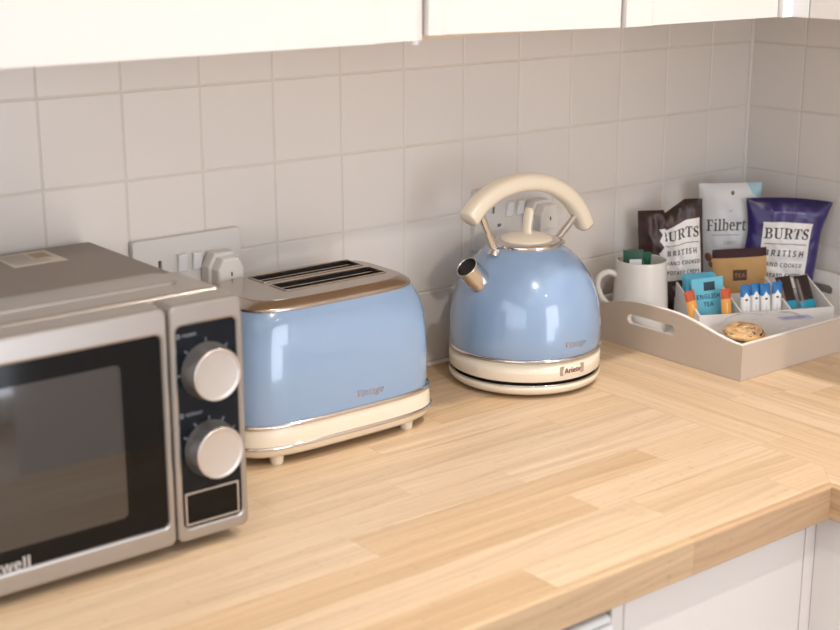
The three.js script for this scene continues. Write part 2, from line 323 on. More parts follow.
// ---------------------------------------------------------------- wall units
{
  const yb = Y0 + 0.476, yt = Y0 + 1.2;
  // plan profile (x, z) of a door, pushed up from its bottom edge
  const door = (name, pts, parent, y0 = yb) => { const g = extrude(poly(pts.map(([x, z]) => [x, -z])), yt - y0); g.rotateX(-Math.PI / 2); g.translate(0, y0, 0); return add(name, g, M.cabinet, parent); };
  const unit = (label, x0, x1) => { const u = thing('wall_cabinet', label, 'cabinet'); const b = add('body', box(x0 + 0.001, x1 - 0.001, yb, yt, 0.001, 0.278), M.carcass, u); return u; };
  const a = unit('cream wall cabinet above the microwave and toaster', -0.297, 0.303);
  door('door', [[-0.296, 0.279], [0.3, 0.279], [0.3, 0.294], [0.252, 0.294], [0.231, 0.3], [-0.296, 0.3]], a, yb + 0.0005);
  add('bumper', rod([0.296, yb - 0.004, 0.286], [0.296, yb + 0.001, 0.286], 0.005), M.white, a);
  const b = unit('cream wall cabinet above the kettle, its door hung slightly skew', 0.303, 0.6);
  {
    const d = door('door', [[0, 0.279], [0.294, 0.279], [0.294, 0.2945], [0.03, 0.2945], [0.016, 0.3], [0, 0.3]], b, 0);
    d.geometry.translate(-0.294, 0, 0); d.scale.y = 0.716 / yt; d.position.set(0.598, yb + 0.0005, 0); d.rotation.z = -0.017;
    add('rail', box(0.304, 0.599, yb, yb + 0.02, 0.2785, 0.2788), M.carcass, b);
  }
  const c = unit('cream wall cabinet beside the corner above the tea tray', 0.6, 0.892);
  door('door', [[0.602, 0.279], [0.89, 0.279], [0.89, 0.294], [0.654, 0.294], [0.645, 0.3], [0.602, 0.3]], c, yb + 0.0005);
  const p = thing('corner_post', 'bright white post in the inner corner of the wall cabinets', 'cabinet', [0, 0, 0]);
  add('post', merge([box(0.893, 0.934, yb, yt, 0.279, 0.3), box(0.9135, 0.934, yb, yt, 0.3, 0.325)]), M.white, p);
  add('body', box(0.893, XR - 0.001, yb, yt, 0.001, 0.278), M.carcass, p);
  const d = thing('wall_cabinet', 'cream wall cabinet on the side wall next to the corner', 'cabinet');
  add('body', box(0.936, XR - 0.001, yb, yt, 0.327, 1.2), M.carcass, d);
  add('door', box(0.914, 0.935, yb, yt, 0.327, 0.76), M.cabinet, d);
  add('door', box(0.914, 0.935, yb, yt, 0.764, 1.198), M.cabinet, d);
  const e = unit('cream wall cabinet left of the microwave', -0.897, -0.297);
  door('door', [[-0.896, 0.279], [-0.299, 0.279], [-0.299, 0.3], [-0.896, 0.3]], e);
}

// ---------------------------------------------------------------- sockets and plugs
function socket(x, label) {
  const t = thing('wall_socket', label, 'socket', [x, Y0 + 0.195, 0.0002]);
  const s = roundRect(-0.073, -0.043, 0.073, 0.043, 0.004);
  const hole = (x0, y0, x1, y1) => { const p = new THREE.Path(); p.moveTo(x0, y0); p.lineTo(x0, y1); p.lineTo(x1, y1); p.lineTo(x1, y0); p.closePath(); s.holes.push(p); };
  for (const c of [-0.038, 0.038]) { hole(c - 0.002, 0.007, c + 0.002, 0.016); hole(c - 0.0142, -0.0135, c - 0.008, -0.0095); hole(c + 0.008, -0.0135, c + 0.0142, -0.0095); }
  add('plate', extrude(s, 0.0075, 0.0012, 5), M.whitePlastic, t);
  add('socket_holes', box(-0.066, 0.066, -0.02, 0.02, 0.0003, 0.0025), M.dark, t);
  for (const c of [-0.0095, 0.0105]) { const g = rbox(-0.006, 0.006, -0.0105, 0.0105, -0.002, 0.004, 0.0012); g.rotateX(0.16); const r = add('switch_rocker', g, M.white, t, [c, 0.011, 0.0088]); add('switch_frame', box(-0.0075, 0.0075, -0.0125, 0.0125, -0.0004, 0.0001), M.cable, t, [c, 0.011, 0.0089]); }
  for (const c of [-0.06, 0.06]) add('screw', rod([c, 0, 0.0085], [c, 0, 0.0094], 0.0028), M.cable, t);
}
function plug(x, label, cableTo) {
  const t = thing('power_plug', label, 'plug', [x, Y0 + 0.193, 0.0095]);
  const s = new THREE.Shape(); [[-0.015, 0.024], [0.015, 0.024], [0.0245, 0.006], [0.0245, -0.024], [-0.0245, -0.024], [-0.0245, 0.006]].forEach((p, i) => (i ? s.lineTo(...p) : s.moveTo(...p))); s.closePath();
  const s2 = new THREE.Shape(); [[-0.012, 0.019], [0.012, 0.019], [0.02, 0.004], [0.02, -0.021], [-0.02, -0.021], [-0.02, 0.004]].forEach((p, i) => (i ? s2.lineTo(...p) : s2.moveTo(...p))); s2.closePath();
  const a = extrude(s, 0.016, 0.002); a.translate(0, 0, 0.002);
  const b = extrude(s2, 0.02, 0.004); b.translate(0, 0, 0.014);
  add('plug_body', merge([a, b]).scale(0.9, 0.9, 0.9), M.whitePlastic, t);
  add('fuse_mark', box(-0.001, 0.001, -0.0045, 0.0005, 0.0336, 0.0345), M.dark, t);
  add('cable', tube([[0, -0.022, 0.014], [0, -0.06, 0.016], ...cableTo], 0.0034, 50, 8), M.cable, t);
}
socket(0.173, 'white double wall socket between microwave and toaster');
socket(0.697, 'white double wall socket behind the kettle handle');
plug(0.211, 'white three-pin plug in the socket behind the toaster', [[0.004, -0.13, 0.012], [0.01, -0.185, 0.008], [0.03, -0.19, 0.008]]);
plug(0.735, 'white three-pin plug in the socket behind the kettle', [[0, -0.13, 0.008], [0.0, -0.175, 0.006], [0.012, -0.1905, 0.006], [0.03, -0.1905, 0.006]]);

const font = await new FontLoader().loadAsync('fonts/droid/droid_serif_regular.typeface.json');
const fontBold = await new FontLoader().loadAsync('fonts/droid/droid_sans_bold.typeface.json');
function text3d(str, size, depth, f = font, shear = 0) {
  const g = new TextGeometry(str, { font: f, size, depth, curveSegments: 4, bevelEnabled: false });
  g.computeBoundingBox(); const b = g.boundingBox; g.translate(-(b.min.x + b.max.x) / 2, -(b.min.y + b.max.y) / 2, 0);
  if (shear) g.applyMatrix4(new THREE.Matrix4().set(1, shear, 0, 0, 0, 1, 0, 0, 0, 0, 1, 0, 0, 0, 0, 1));
  return g;
}
function wrap(g, R) {           // bend a flat geometry lying at z = 0 round a vertical cylinder of radius R
  const p = g.attributes.position;
  for (let i = 0; i < p.count; i++) { const a = p.getX(i) / R, r = R + p.getZ(i); p.setXYZ(i, Math.sin(a) * r, p.getY(i), Math.cos(a) * r); }
  g.computeVertexNormals(); return g;
}

// ---------------------------------------------------------------- microwave
{
  const t = thing('microwave', 'silver microwave oven with black glass door and two dials', 'microwave', [-0.176, Y0, 0.012]);
  const hx = 0.224, D = 0.318;              // half width, depth; local origin at the back
  add('casing', rbox(-hx + 0.003, hx - 0.003, 0.014, 0.249, 0.002, 0.2, 0.004), M.casing, t);
  add('front_housing', merge([rbox(-hx, hx, 0.0125, 0.2515, 0.196, 0.2805, 0.006, 4), (() => { const g = extrude(roundRect(-hx + 0.02, -0.246, hx - 0.022, -0.2, 0.018), 0.004, 0.002); g.rotateX(-Math.PI / 2); g.translate(0, 0.2485, 0); return g; })(), rbox(-hx + 0.004, hx - 0.004, 0.016, 0.247, 0.28, 0.2945, 0.001)]), M.silver, t);
  const sx = 0.143;                         // seam between door and control panel
  // door: silver frame, black glass, lighter viewing window
  const df = new THREE.Shape(); roundRect(-hx, 0.012, sx - 0.0008, 0.251, 0.008, df);
  const dh = new THREE.Path(); roundRect(-hx + 0.012, 0.0335, sx - 0.008, 0.2255, 0.006, dh); df.holes.push(dh);
  const fr = extrude(df, D - 0.283 - 0.006, 0.003); fr.translate(0, 0, 0.286);
  const door = add('door', fr, M.silver, t);
  add('door_glass', box(-hx + 0.0123, sx - 0.0033, 0.0313, 0.2277, 0.3, D - 0.0025), M.blackGlass, door);
  { const g = extrude(roundRect(-hx + 0.055, 0.054, sx - 0.05, 0.205, 0.006), 0.0006); g.translate(0, 0, D - 0.0026); add('viewing_window', g, M.viewGlass, door); }
  { const g = text3d('Cookwell', 0.0105, 0.0004, fontBold); g.translate(-0.038, 0.0385, D - 0.0025); add('lettering', g, std({ color: 0xb9b4b0, roughness: 0.5 }), door); }
  // control panel
  const cf = new THREE.Shape(); roundRect(sx + 0.0008, 0.012, hx, 0.251, 0.008, cf);
  const ch = new THREE.Path(); roundRect(sx + 0.0085, 0.026, hx - 0.0075, 0.2295, 0.006, ch); cf.holes.push(ch);
  const cg = extrude(cf, D - 0.283 - 0.006, 0.003); cg.translate(0, 0, 0.286);
  const panel = add('control_panel', cg, M.silver, t);
  const px0 = sx + 0.005, px1 = hx - 0.004, py0 = 0.0225, py1 = 0.233, pw = px1 - px0, ph = py1 - py0;
  const kx = 0.184, ky = [0.1815, 0.1025];
  const print = canvasTex(340, Math.round(340 * ph / pw), (c, w, h) => {
    const X = (x) => (x - px0) / pw * w, Y = (y) => h - (y - py0) / ph * h;
    c.fillStyle = '#11151c'; c.fillRect(0, 0, w, h);
    c.strokeStyle = '#8d929a'; c.fillStyle = '#8d929a'; c.lineWidth = 5;
    ky.forEach((y, k) => {
      for (const d of k ? [-150, -120, -90, -60, -30, 0, 30, 60, 90] : [-180, -135, -90, -45, 0]) {
        const a = d * Math.PI / 180; c.beginPath(); c.moveTo(X(kx + Math.cos(a) * 0.0285), Y(y - Math.sin(a) * 0.0285)); c.lineTo(X(kx + Math.cos(a) * 0.033), Y(y - Math.sin(a) * 0.033)); c.stroke();
      }
      c.font = 'bold 20px sans-serif'; c.beginPath(); c.arc(X(px0 + 0.006), Y(y + 0.0385), 9, 0, 7); c.stroke(); c.fillText(k ? 'DEFROST' : 'POWER', X(px0 + 0.011), Y(y + 0.037));
    });
  });
  { const g = new THREE.PlaneGeometry(pw, ph); g.translate((px0 + px1) / 2, (py0 + py1) / 2, D - 0.002); const b = box(px0, px1, py0, py1, 0.3, D - 0.0022);
    const pf = add('panel_face', b, M.blackGlass, panel); add('panel_print', g, phys({ map: print, roughness: 0.12, specularIntensity: 0.5 }), panel); pf.userData.label = 'glossy black control face'; }
  for (const y of ky) {
    const k = lathe([[0.0285, 0], [0.0285, 0.003], [0.0268, 0.005], [0.0262, 0.018], [0.0255, 0.0195]], 56); k.rotateX(Math.PI / 2);
    const kn = add('dial', k, M.knobSide, t, [kx, y, D - 0.002]);
    const f = lathe([[0.0001, 0.0188], [0.022, 0.0188], [0.0235, 0.0198], [0.0248, 0.0205], [0.0256, 0.0195]], 56); f.rotateX(Math.PI / 2);
    add('dial_cap', f, M.knob, kn);
  }
  { // outlined release button at the foot of the panel
    const s = roundRect(0.1535, 0.028, 0.2135, 0.0615, 0.001), h = new THREE.Path(); roundRect(0.155, 0.0295, 0.212, 0.06, 0.001, h); s.holes.push(h);
    const b = add('release_button', (() => { const g = rbox(0.1553, 0.2117, 0.0298, 0.0597, D - 0.003, D - 0.0008, 0.0008); return g; })(), M.blackGlass, t);
    const g = extrude(s, 0.0014); g.translate(0, 0, D - 0.002); add('button_frame', g, M.knob, b);
  }
  { const g = box(0.101, 0.161, 0.2489, 0.2494, 0.013, 0.073);
    add('rating_sticker', g, std({ roughness: 0.5, map: canvasTex(256, 128, (c, w, h) => { c.fillStyle = '#c7c0b6'; c.fillRect(0, 0, w, h); c.fillStyle = '#857b71'; for (let i = 0; i < 7; i++) c.fillRect(20, 18 + i * 14, 90 + hash(i, 3, 1) * 110, 5); c.fillStyle = '#a58e66'; c.fillRect(150, 20, 80, 50); }) }), t); }
  for (const [x, z] of [[-0.19, 0.04], [0.19, 0.04], [-0.19, 0.27], [0.19, 0.27]]) add('foot', rod([x, 0, z], [x, 0.016, z], 0.012), M.dark, t);
}

// ---------------------------------------------------------------- toaster
{
  const t = thing('toaster', 'glossy pale blue two-slot toaster with cream base and chrome top', 'toaster', [0.275, Y0, 0.112]);
  const E = 4.2;
  add('body', loft([
    { y: 0.048, a: 0.139, b: 0.083, e: E }, { y: 0.06, a: 0.1405, b: 0.0838, e: E }, { y: 0.09, a: 0.1405, b: 0.0835, e: E }, { y: 0.12, a: 0.139, b: 0.0822, e: E }, { y: 0.14, a: 0.1365, b: 0.0806, e: E },
    { y: 0.155, a: 0.1325, b: 0.0785, e: E }, { y: 0.166, a: 0.1275, b: 0.0757, e: E }, { y: 0.174, a: 0.1215, b: 0.0725, e: E }, { y: 0.178, a: 0.1175, b: 0.07, e: E }], 160, true, true), M.blue, t);
  const top = add('top_rim', loft([{ y: 0.1765, a: 0.1195, b: 0.0718, e: E }, { y: 0.1782, a: 0.1202, b: 0.0722, e: E }, { y: 0.1806, a: 0.119, b: 0.071, e: E }, { y: 0.185, a: 0.1125, b: 0.0655, e: E }, { y: 0.1872, a: 0.1065, b: 0.06, e: 4.6 }], 160, false, false), M.steel, t);
  // top plate with two slots
  const s = new THREE.Shape(); for (let i = 0; i <= 120; i++) { const a = i / 120 * Math.PI * 2, c = Math.cos(a), q = Math.sin(a), e = 2 / 4.6, x = 0.1068 * Math.sign(c) * Math.abs(c) ** e, y = 0.0603 * Math.sign(q) * Math.abs(q) ** e; i ? s.lineTo(x, y) : s.moveTo(x, y); }
  const SL = [[-0.05, 0.092, 0.02, 0.052], [-0.05, 0.092, -0.028, 0.006]];   // x0 x1, shape-y (= -z)
  for (const [x0, x1, y0, y1] of SL) { const p = new THREE.Path(); roundRect(x0, y0, x1, y1, 0.003, p); s.holes.push(p); }
  const g = extrude(s, 0.002); g.rotateX(-Math.PI / 2); g.translate(0, 0.1855, 0);
  add('top_plate', g, M.steel, t);
  for (const [x0, x1, y0, y1] of SL) {
    const f = new THREE.Shape(); roundRect(x0 - 0.0022, y0 - 0.0022, x1 + 0.0022, y1 + 0.0022, 0.004, f); const p = new THREE.Path(); roundRect(x0, y0, x1, y1, 0.003, p); f.holes.push(p);
    const fg = extrude(f, 0.0006, 0.0005); fg.rotateX(-Math.PI / 2); fg.translate(0, 0.1875, 0);
    const fm = add('slot_frame', fg, M.steel, t);
    const w = 0.001, d0 = 0.1788, d1 = 0.186;
    add('slot_lining', merge([box(x0 - w, x1 + w, d0, d0 + 0.0005, -y1 - w, -y0 + w), box(x0 - w, x0, d0, d1, -y1, -y0), box(x1, x1 + w, d0, d1, -y1, -y0), box(x0, x1, d0, d1, -y1 - w, -y1), box(x0, x1, d0, d1, -y0, -y0 + w)]), M.dark, fm);
    for (const q of [0.3, 0.7]) add('guide_wire', rod([x0, 0.184, -(y0 + (y1 - y0) * q)], [x1, 0.184, -(y0 + (y1 - y0) * q)], 0.0009, 0.0009, 8), M.steel, fm);
  }
  add('base_band', loft([{ y: 0.024, a: 0.1435, b: 0.087, e: E }, { y: 0.03, a: 0.1435, b: 0.0868, e: E }, { y: 0.038, a: 0.143, b: 0.0865, e: E }, { y: 0.045, a: 0.1415, b: 0.085, e: E }], 160), M.cream, t);
  add('chrome_strip', loft([{ y: 0.0445, a: 0.1405, b: 0.0845, e: E }, { y: 0.0455, a: 0.1432, b: 0.0868, e: E }, { y: 0.0485, a: 0.1432, b: 0.0868, e: E }, { y: 0.0498, a: 0.14, b: 0.0838, e: E }], 160), M.chrome, t);
  add('chrome_strip', loft([{ y: 0.0205, a: 0.143, b: 0.0866, e: E }, { y: 0.0212, a: 0.1455, b: 0.089, e: E }, { y: 0.0242, a: 0.1455, b: 0.089, e: E }, { y: 0.0252, a: 0.143, b: 0.0866, e: E }], 160), M.chrome, t);
  add('base_lip', loft([{ y: 0.0095, a: 0.132, b: 0.077, e: E }, { y: 0.011, a: 0.138, b: 0.0825, e: E }, { y: 0.015, a: 0.142, b: 0.086, e: E }, { y: 0.0208, a: 0.1445, b: 0.088, e: E }], 160), M.cream, t);
  for (const [x, z] of [[-0.096, 0.068], [0.092, 0.068], [-0.096, -0.06], [0.092, -0.06]]) add('foot', rod([x, 0, z], [x, 0.011, z], 0.0075, 0.009), M.cream, t);
  { const l = text3d('Vintage', 0.008, 0.0004, font, 0.25); l.translate(0.026, 0.0635, 0.0836); add('lettering', l, M.steel, t); }
}

// ---------------------------------------------------------------- kettle
{
  const t = thing('kettle', 'glossy pale blue dome kettle with cream handle and chrome spout', 'kettle', [0.6187, Y0, 0.1195]);
  const up = (pts, d) => pts.map(([r, y]) => [r, y + d]);
  add('power_base', lathe([[0.001, 0.0032], [0.086, 0.0032], [0.095, 0.0045], [0.1, 0.008], [0.102, 0.013], [0.1012, 0.0172], [0.001, 0.0172]]), M.cream, t);
  add('chrome_ring', lathe(up([[0.09, 0.0136], [0.1008, 0.0136], [0.1016, 0.0146], [0.1008, 0.0156], [0.09, 0.0156]], 0.0035)), M.chrome, t);
  add('base_gap', lathe(up([[0.001, 0.0155], [0.0965, 0.0155], [0.0965, 0.0192], [0.001, 0.0192]], 0.0035)), M.rubber, t);
  add('base_band', lathe(up([[0.001, 0.019], [0.0995, 0.019], [0.1012, 0.0205], [0.1018, 0.03], [0.1012, 0.0455], [0.001, 0.0455]], 0.0035)), M.cream, t);
  add('chrome_ring', lathe(up([[0.09, 0.045], [0.1016, 0.045], [0.1026, 0.0464], [0.1024, 0.0484], [0.1008, 0.0498], [0.09, 0.0498]], 0.0035)), M.chrome, t);
  const prof = [[0.1, 0.049], [0.1014, 0.056], [0.1018, 0.068], [0.101, 0.082], [0.0992, 0.096], [0.0962, 0.11], [0.0918, 0.123], [0.0862, 0.135], [0.079, 0.1465], [0.0708, 0.157], [0.0622, 0.1655], [0.0535, 0.1722], [0.046, 0.1765]];
  const sp = new THREE.SplineCurve(prof.map(([r, y]) => new THREE.Vector2(r, 0.0525 + (y - 0.049) * 1.035))).getPoints(60).map((p) => [p.x, p.y]);
  add('body', lathe(sp, 128), M.blue, t);
  add('lid_rim', lathe(up([[0.0465, 0.1755], [0.0478, 0.177], [0.0476, 0.18], [0.046, 0.1818], [0.042, 0.1825], [0.032, 0.183]], 0.008), 96), M.chrome, t);
  const lid = add('lid', lathe(up([[0.0345, 0.182], [0.0345, 0.1838], [0.031, 0.1862], [0.024, 0.1888], [0.014, 0.1905], [0.0001, 0.191]], 0.008), 80), M.cream, t);
  { const g = loft([{ y: 0.196, a: 0.0066, b: 0.011 }, { y: 0.2, a: 0.0046, b: 0.0085 }, { y: 0.208, a: 0.0042, b: 0.0075 }, { y: 0.219, a: 0.005, b: 0.0082, x: 0.002 }, { y: 0.227, a: 0.0046, b: 0.0078, x: 0.003 }, { y: 0.231, a: 0.0034, b: 0.006, x: 0.0034 }, { y: 0.2322, a: 0.0012, b: 0.002, x: 0.0034 }], 32); add('lid_knob', g, M.cream, lid); }
  // handle: swept flattened oval along an arch from the spout side to the back
  const arch = [[-0.103, 0.229, 0], [-0.083, 0.2475, 0], [-0.05, 0.2625, 0], [-0.008, 0.2675, 0], [0.036, 0.26, 0], [0.07, 0.242, 0], [0.093, 0.22, 0], [0.109, 0.194, 0]];
  const curve = new THREE.CatmullRomCurve3(arch.map((p) => new THREE.Vector3(...p))), N = 60;
  { const pos = [], idx = [], n = 24;
    for (let k = 0; k <= N; k++) {
      const u = k / N, P = curve.getPoint(u), Tn = curve.getTangent(u), Nn = new THREE.Vector3(-Tn.y, Tn.x, 0), f = k === 0 || k === N ? 0.9 : 1, th = (0.0125 - 0.0008 * u) * f, wd = 0.0138 * f;
      for (let i = 0; i < n; i++) { const a = i / n * Math.PI * 2, c = Math.cos(a), s = Math.sin(a), e = 2 / 2.5, cc = Math.sign(c) * Math.abs(c) ** e, ss = Math.sign(s) * Math.abs(s) ** e; pos.push(P.x + Nn.x * th * cc, P.y + Nn.y * th * cc, ss * wd); }
    }
    for (let k = 0; k < N; k++) for (let i = 0; i < n; i++) { const a = k * n + i, b = k * n + (i + 1) % n, c = a + n, d = b + n; idx.push(a, b, c, b, d, c); }
    for (const k of [0, N]) { const P = curve.getPoint(k / N), c = pos.length / 3; pos.push(P.x, P.y, P.z); for (let i = 0; i < n; i++) { const a = k * n + i, b = k * n + (i + 1) % n; k ? idx.push(a, b, c) : idx.push(b, a, c); } }
    const g = new THREE.BufferGeometry(); g.setAttribute('position', new THREE.Float32BufferAttribute(pos, 3)); g.setIndex(idx); g.computeVertexNormals(); add('handle', g, M.cream, t); }
  add('handle_bracket', merge([rod([-0.083, 0.238, 0], [-0.056, 0.1815, 0], 0.0048), rod([-0.058, 0.1765, 0], [-0.055, 0.1845, 0], 0.009, 0.007)]), M.chrome, t);
  add('handle_bracket', merge([rod([0.091, 0.212, 0], [0.055, 0.1815, 0], 0.0048), rod([0.06, 0.175, 0], [0.054, 0.184, 0], 0.009, 0.007)]), M.chrome, t);
  { // spout: open chrome tube
    const q = new THREE.Quaternion().setFromUnitVectors(new THREE.Vector3(0, 1, 0), new THREE.Vector3(-0.71, 0.704, 0).normalize()), L = 0.044, at = [-0.073, 0.137, 0];
    const g = lathe([[0.0168, 0], [0.0158, 0.012], [0.0148, L - 0.002], [0.0151, L], [0.0141, L + 0.0006], [0.0135, L - 0.001], [0.0135, 0.012]], 48); g.applyQuaternion(q); g.translate(...at);
    const s = add('spout', g, M.chrome, t);
    const d = new THREE.CircleGeometry(0.0135, 32); d.rotateX(-Math.PI / 2); d.translate(0, L - 0.006, 0); d.applyQuaternion(q); d.translate(...at);
    add('spout_filter', d, M.dark, s);
  }
  const az = -0.085;  // towards the camera's right
  { const g = wrap(rboxFlat(0.039, 0.0125, 0.0012), 0.1012); g.rotateY(az); g.translate(0, 0.0362, 0); const b = add('name_plate', g, std({ color: 0xb8a598, roughness: 0.4, metalness: 0.3 }), t);
    const l = wrap(text3d('Ariete', 0.0066, 0.0004, fontBold), 0.1025); l.rotateY(az); l.translate(0, 0.0362, 0); add('lettering', l, std({ color: 0x8a4a44, roughness: 0.5 }), b); }
  { const l = wrap(text3d('Vintage', 0.0072, 0.0003, font, 0.25), 0.1017); l.rotateY(az + 0.04); l.translate(0, 0.0695, 0); add('lettering', l, M.steel, t); }
}
function rboxFlat(w, h, d) { return extrude(roundRect(-w / 2, -h / 2, w / 2, h / 2, 0.0015), d); }

// ---------------------------------------------------------------- tea tray
const TY = Y0, TX0 = 0.8275, TX1 = 1.2, TZ0 = 0.012, TZ1 = 0.3205, TFL = 0.009;
{
  const t = thing('tray', 'taupe wooden serving tray with white inside and cut-out handles', 'tray', [TX0, TY, TZ0]);
  const W = TX1 - TX0, D = TZ1 - TZ0, wall = 0.009;
  add('tray_floor', box(wall, W - wall, 0.001, TFL - 0.001, wall, D - wall), M.trayWhite, t);
  // handled ends: profile in (z, y)
  const end = (inset) => {
    const s = new THREE.Shape(), z0 = inset, z1 = D - inset; s.moveTo(z0, 0); s.lineTo(z1, 0); s.lineTo(z1, 0.0495);
    s.bezierCurveTo(z1 - 0.05, 0.0505, z1 - 0.08, 0.0705, z1 - 0.14, 0.0705); s.lineTo(z0 + 0.13, 0.0705); s.bezierCurveTo(z0 + 0.08, 0.0705, z0 + 0.05, 0.0505, z0, 0.0495); s.closePath();
    const h = new THREE.Path(); roundRect(D / 2 - 0.055, 0.036, D / 2 + 0.035, 0.051, 0.0074, h); s.holes.push(h); return s;
  };
  const endPanel = (x0, x1, mat, name, parent, inset = 0) => { const g = extrude(end(inset), x1 - x0, 0, 16); g.rotateY(-Math.PI / 2); g.translate(x1, 0, 0); return add(name, g, mat, parent); };
  const e1 = endPanel(0.0022, wall, M.trayWhite, 'end_panel', t, 0.0022); endPanel(0, 0.002, M.taupe, 'outer_face', e1);
  const e2 = endPanel(W - wall, W - 0.0022, M.trayWhite, 'end_panel', t, 0.0022); endPanel(W - 0.002, W, M.taupe, 'outer_face', e2);
  for (const f of [0, 1]) {
    const z = (a, b) => (f ? [D - b, D - a] : [a, b]);
    const s = add('side_panel', box(wall, W - wall, 0.0005, 0.0495, ...z(0.0022, wall)), M.trayWhite, t);
    add('outer_face', box(0.002, W - 0.002, 0.0005, 0.0495, ...z(0, 0.002)), M.taupe, s);
  }
}
// milk jug
{
  const t = thing('jug', 'white ceramic milk jug holding green sachets at the tray end', 'jug', [0.888, TY + TFL, 0.08]);
  add('body', lathe([[0.001, 0], [0.036, 0], [0.0398, 0.004], [0.0416, 0.02], [0.0408, 0.045], [0.0388, 0.075], [0.0372, 0.1], [0.0374, 0.106], [0.0362, 0.1075], [0.035, 0.106], [0.036, 0.075], [0.038, 0.03], [0.035, 0.008], [0.001, 0.006]], 64), M.ceramic, t);
  add('handle', (() => { const g = tube([[-0.03, 0.083, -0.018], [-0.04, 0.089, -0.026], [-0.051, 0.083, -0.034], [-0.053, 0.066, -0.036], [-0.045, 0.045, -0.029], [-0.032, 0.034, -0.019]], 0.0045, 40, 12); return g; })(), M.ceramic, t);
  const mats = [0x0d4a33, 0x10583a, 0x0b3d2b].map((c) => std({ color: c, roughness: 0.35 }));
  [[-0.016, 0.002, -0.6, 0.117, 0.05], [-0.005, -0.004, -0.75, 0.112, -0.08], [0.01, -0.012, -0.9, 0.108, 0.1]].forEach(([x, z, a, h, tilt], i) => {
    const s = thing('tea_sachet', ['tall green sachet standing in the white jug, leftmost', 'green sachet in the middle of the white jug', 'low green sachet at the back of the white jug'][i], 'sachet', [0.888 + x, TY + TFL + 0.007, 0.08 + z], a, 'green sachets in the jug');
    const g = pillow(0.03, h, 0.003, 6, 12); g.rotateZ(tilt * 0.6); add('wrapper', g, mats[i], s);
    add('sachet_band', box(-0.009, 0.009, h - 0.022, h - 0.014, 0.0018, 0.0024), M.white, s);
  });
}
// pillow-shaped packet, base centre at the origin, facing +z
function pillow(w, h, th, nx = 24, ny = 32, opt = {}) {
  const { flare = () => 1, shift = () => 0, crease = 0, top = () => 0, s = 1, tilt = () => 0 } = opt, pos = [], uv = [], idx = [];
  const side = (sg) => {
    const base = pos.length / 3;
    for (let j = 0; j <= ny; j++) for (let i = 0; i <= nx; i++) {
      const u = i / nx, v = j / ny, a = u * 2 - 1, b = v * 2 - 1;
      const f = Math.pow(Math.max(0, 1 - Math.abs(a) ** 3.2), 0.6) * Math.pow(Math.max(0, 1 - Math.abs(b) ** 5), 0.7);
      const wr = crease * ((vn(u, v, 7, 9, s) - 0.5) + 0.5 * (vn(u, v, 15, 19, s + 3) - 0.5)) * (0.35 + 0.65 * f);
      pos.push(a * w / 2 * flare(v) + shift(v), v * h + top(u) * v ** 3, sg * (th / 2) * f + wr + tilt(v) + sg * 0.0002);
      uv.push(sg > 0 ? u : 1 - u, v);
    }
    const n = nx + 1;
    for (let j = 0; j < ny; j++) for (let i = 0; i < nx; i++) { const p = base + j * n + i; sg > 0 ? idx.push(p, p + 1, p + n, p + 1, p + n + 1, p + n) : idx.push(p, p + n, p + 1, p + 1, p + n, p + n + 1); }
  };
  side(1); side(-1);
  const g = new THREE.BufferGeometry(); g.setAttribute('position', new THREE.Float32BufferAttribute(pos, 3)); g.setAttribute('uv', new THREE.Float32BufferAttribute(uv, 2)); g.setIndex(idx); g.computeVertexNormals();
  return g;
}
const FACE = -0.677;      // packets in the corner look towards the room, across the corner
function lean(o, back, roll = 0) { o.rotation.order = 'YXZ'; o.rotation.x = -back; o.rotation.z = roll; return o; }
function spaced(c, str, x, y, sp) { let q = x - (c.measureText(str).width + sp * (str.length - 1)) / 2; c.textAlign = 'left'; for (const ch of str) { c.fillText(ch, q, y); q += c.measureText(ch).width + sp; } }

// purple crisps
{
  const tex = canvasTex(640, 900, (c, w, h) => {
    c.fillStyle = '#2b1a63'; c.fillRect(0, 0, w, h); c.fillStyle = '#1c1250'; c.fillRect(0, 0, w, 60);
    c.fillStyle = '#9a8fc0'; c.font = 'bold 20px sans-serif'; c.textAlign = 'center'; c.fillText('HAND COOKED IN DEVON', w / 2, 112);
    c.fillStyle = '#e9e5e2'; c.fillRect(112, 178, 420, 520);
    c.fillStyle = '#23222e'; c.font = 'bold 116px serif'; spaced(c, 'BURTS', 322, 306, 2); c.fillRect(136, 344, 372, 5);
    c.font = 'bold 68px sans-serif'; spaced(c, 'BRITISH', 322, 444, 14);
    c.font = 'bold 46px sans-serif'; spaced(c, 'HAND COOKED', 322, 530, 2); spaced(c, 'POTATO CHIPS', 322, 614, 2);
    c.fillStyle = '#c9bb5b'; c.fillRect(480, 610, 92, 130); c.fillStyle = '#6c6a2c'; c.fillRect(502, 645, 40, 56);
  });
  const t = thing('crisp_packet', 'purple crisp packet with white printed label against the side wall', 'packet', [1.1335, TY + TFL + 0.001, 0.142], FACE);
  lean(t, 0.04, -0.05);
  add('bag', pillow(0.134, 0.173, 0.034, 40, 50, { flare: (v) => 0.84 + 0.16 * Math.max(0, (v - 0.72) / 0.28) ** 1.2, shift: (v) => -0.008 + 0.01 * v, crease: 0.006, s: 5, top: (u) => 0.004 * Math.sin(u * 3) }), phys({ map: tex, roughness: 0.38, clearcoat: 0.3, clearcoatRoughness: 0.25 }), t);
}
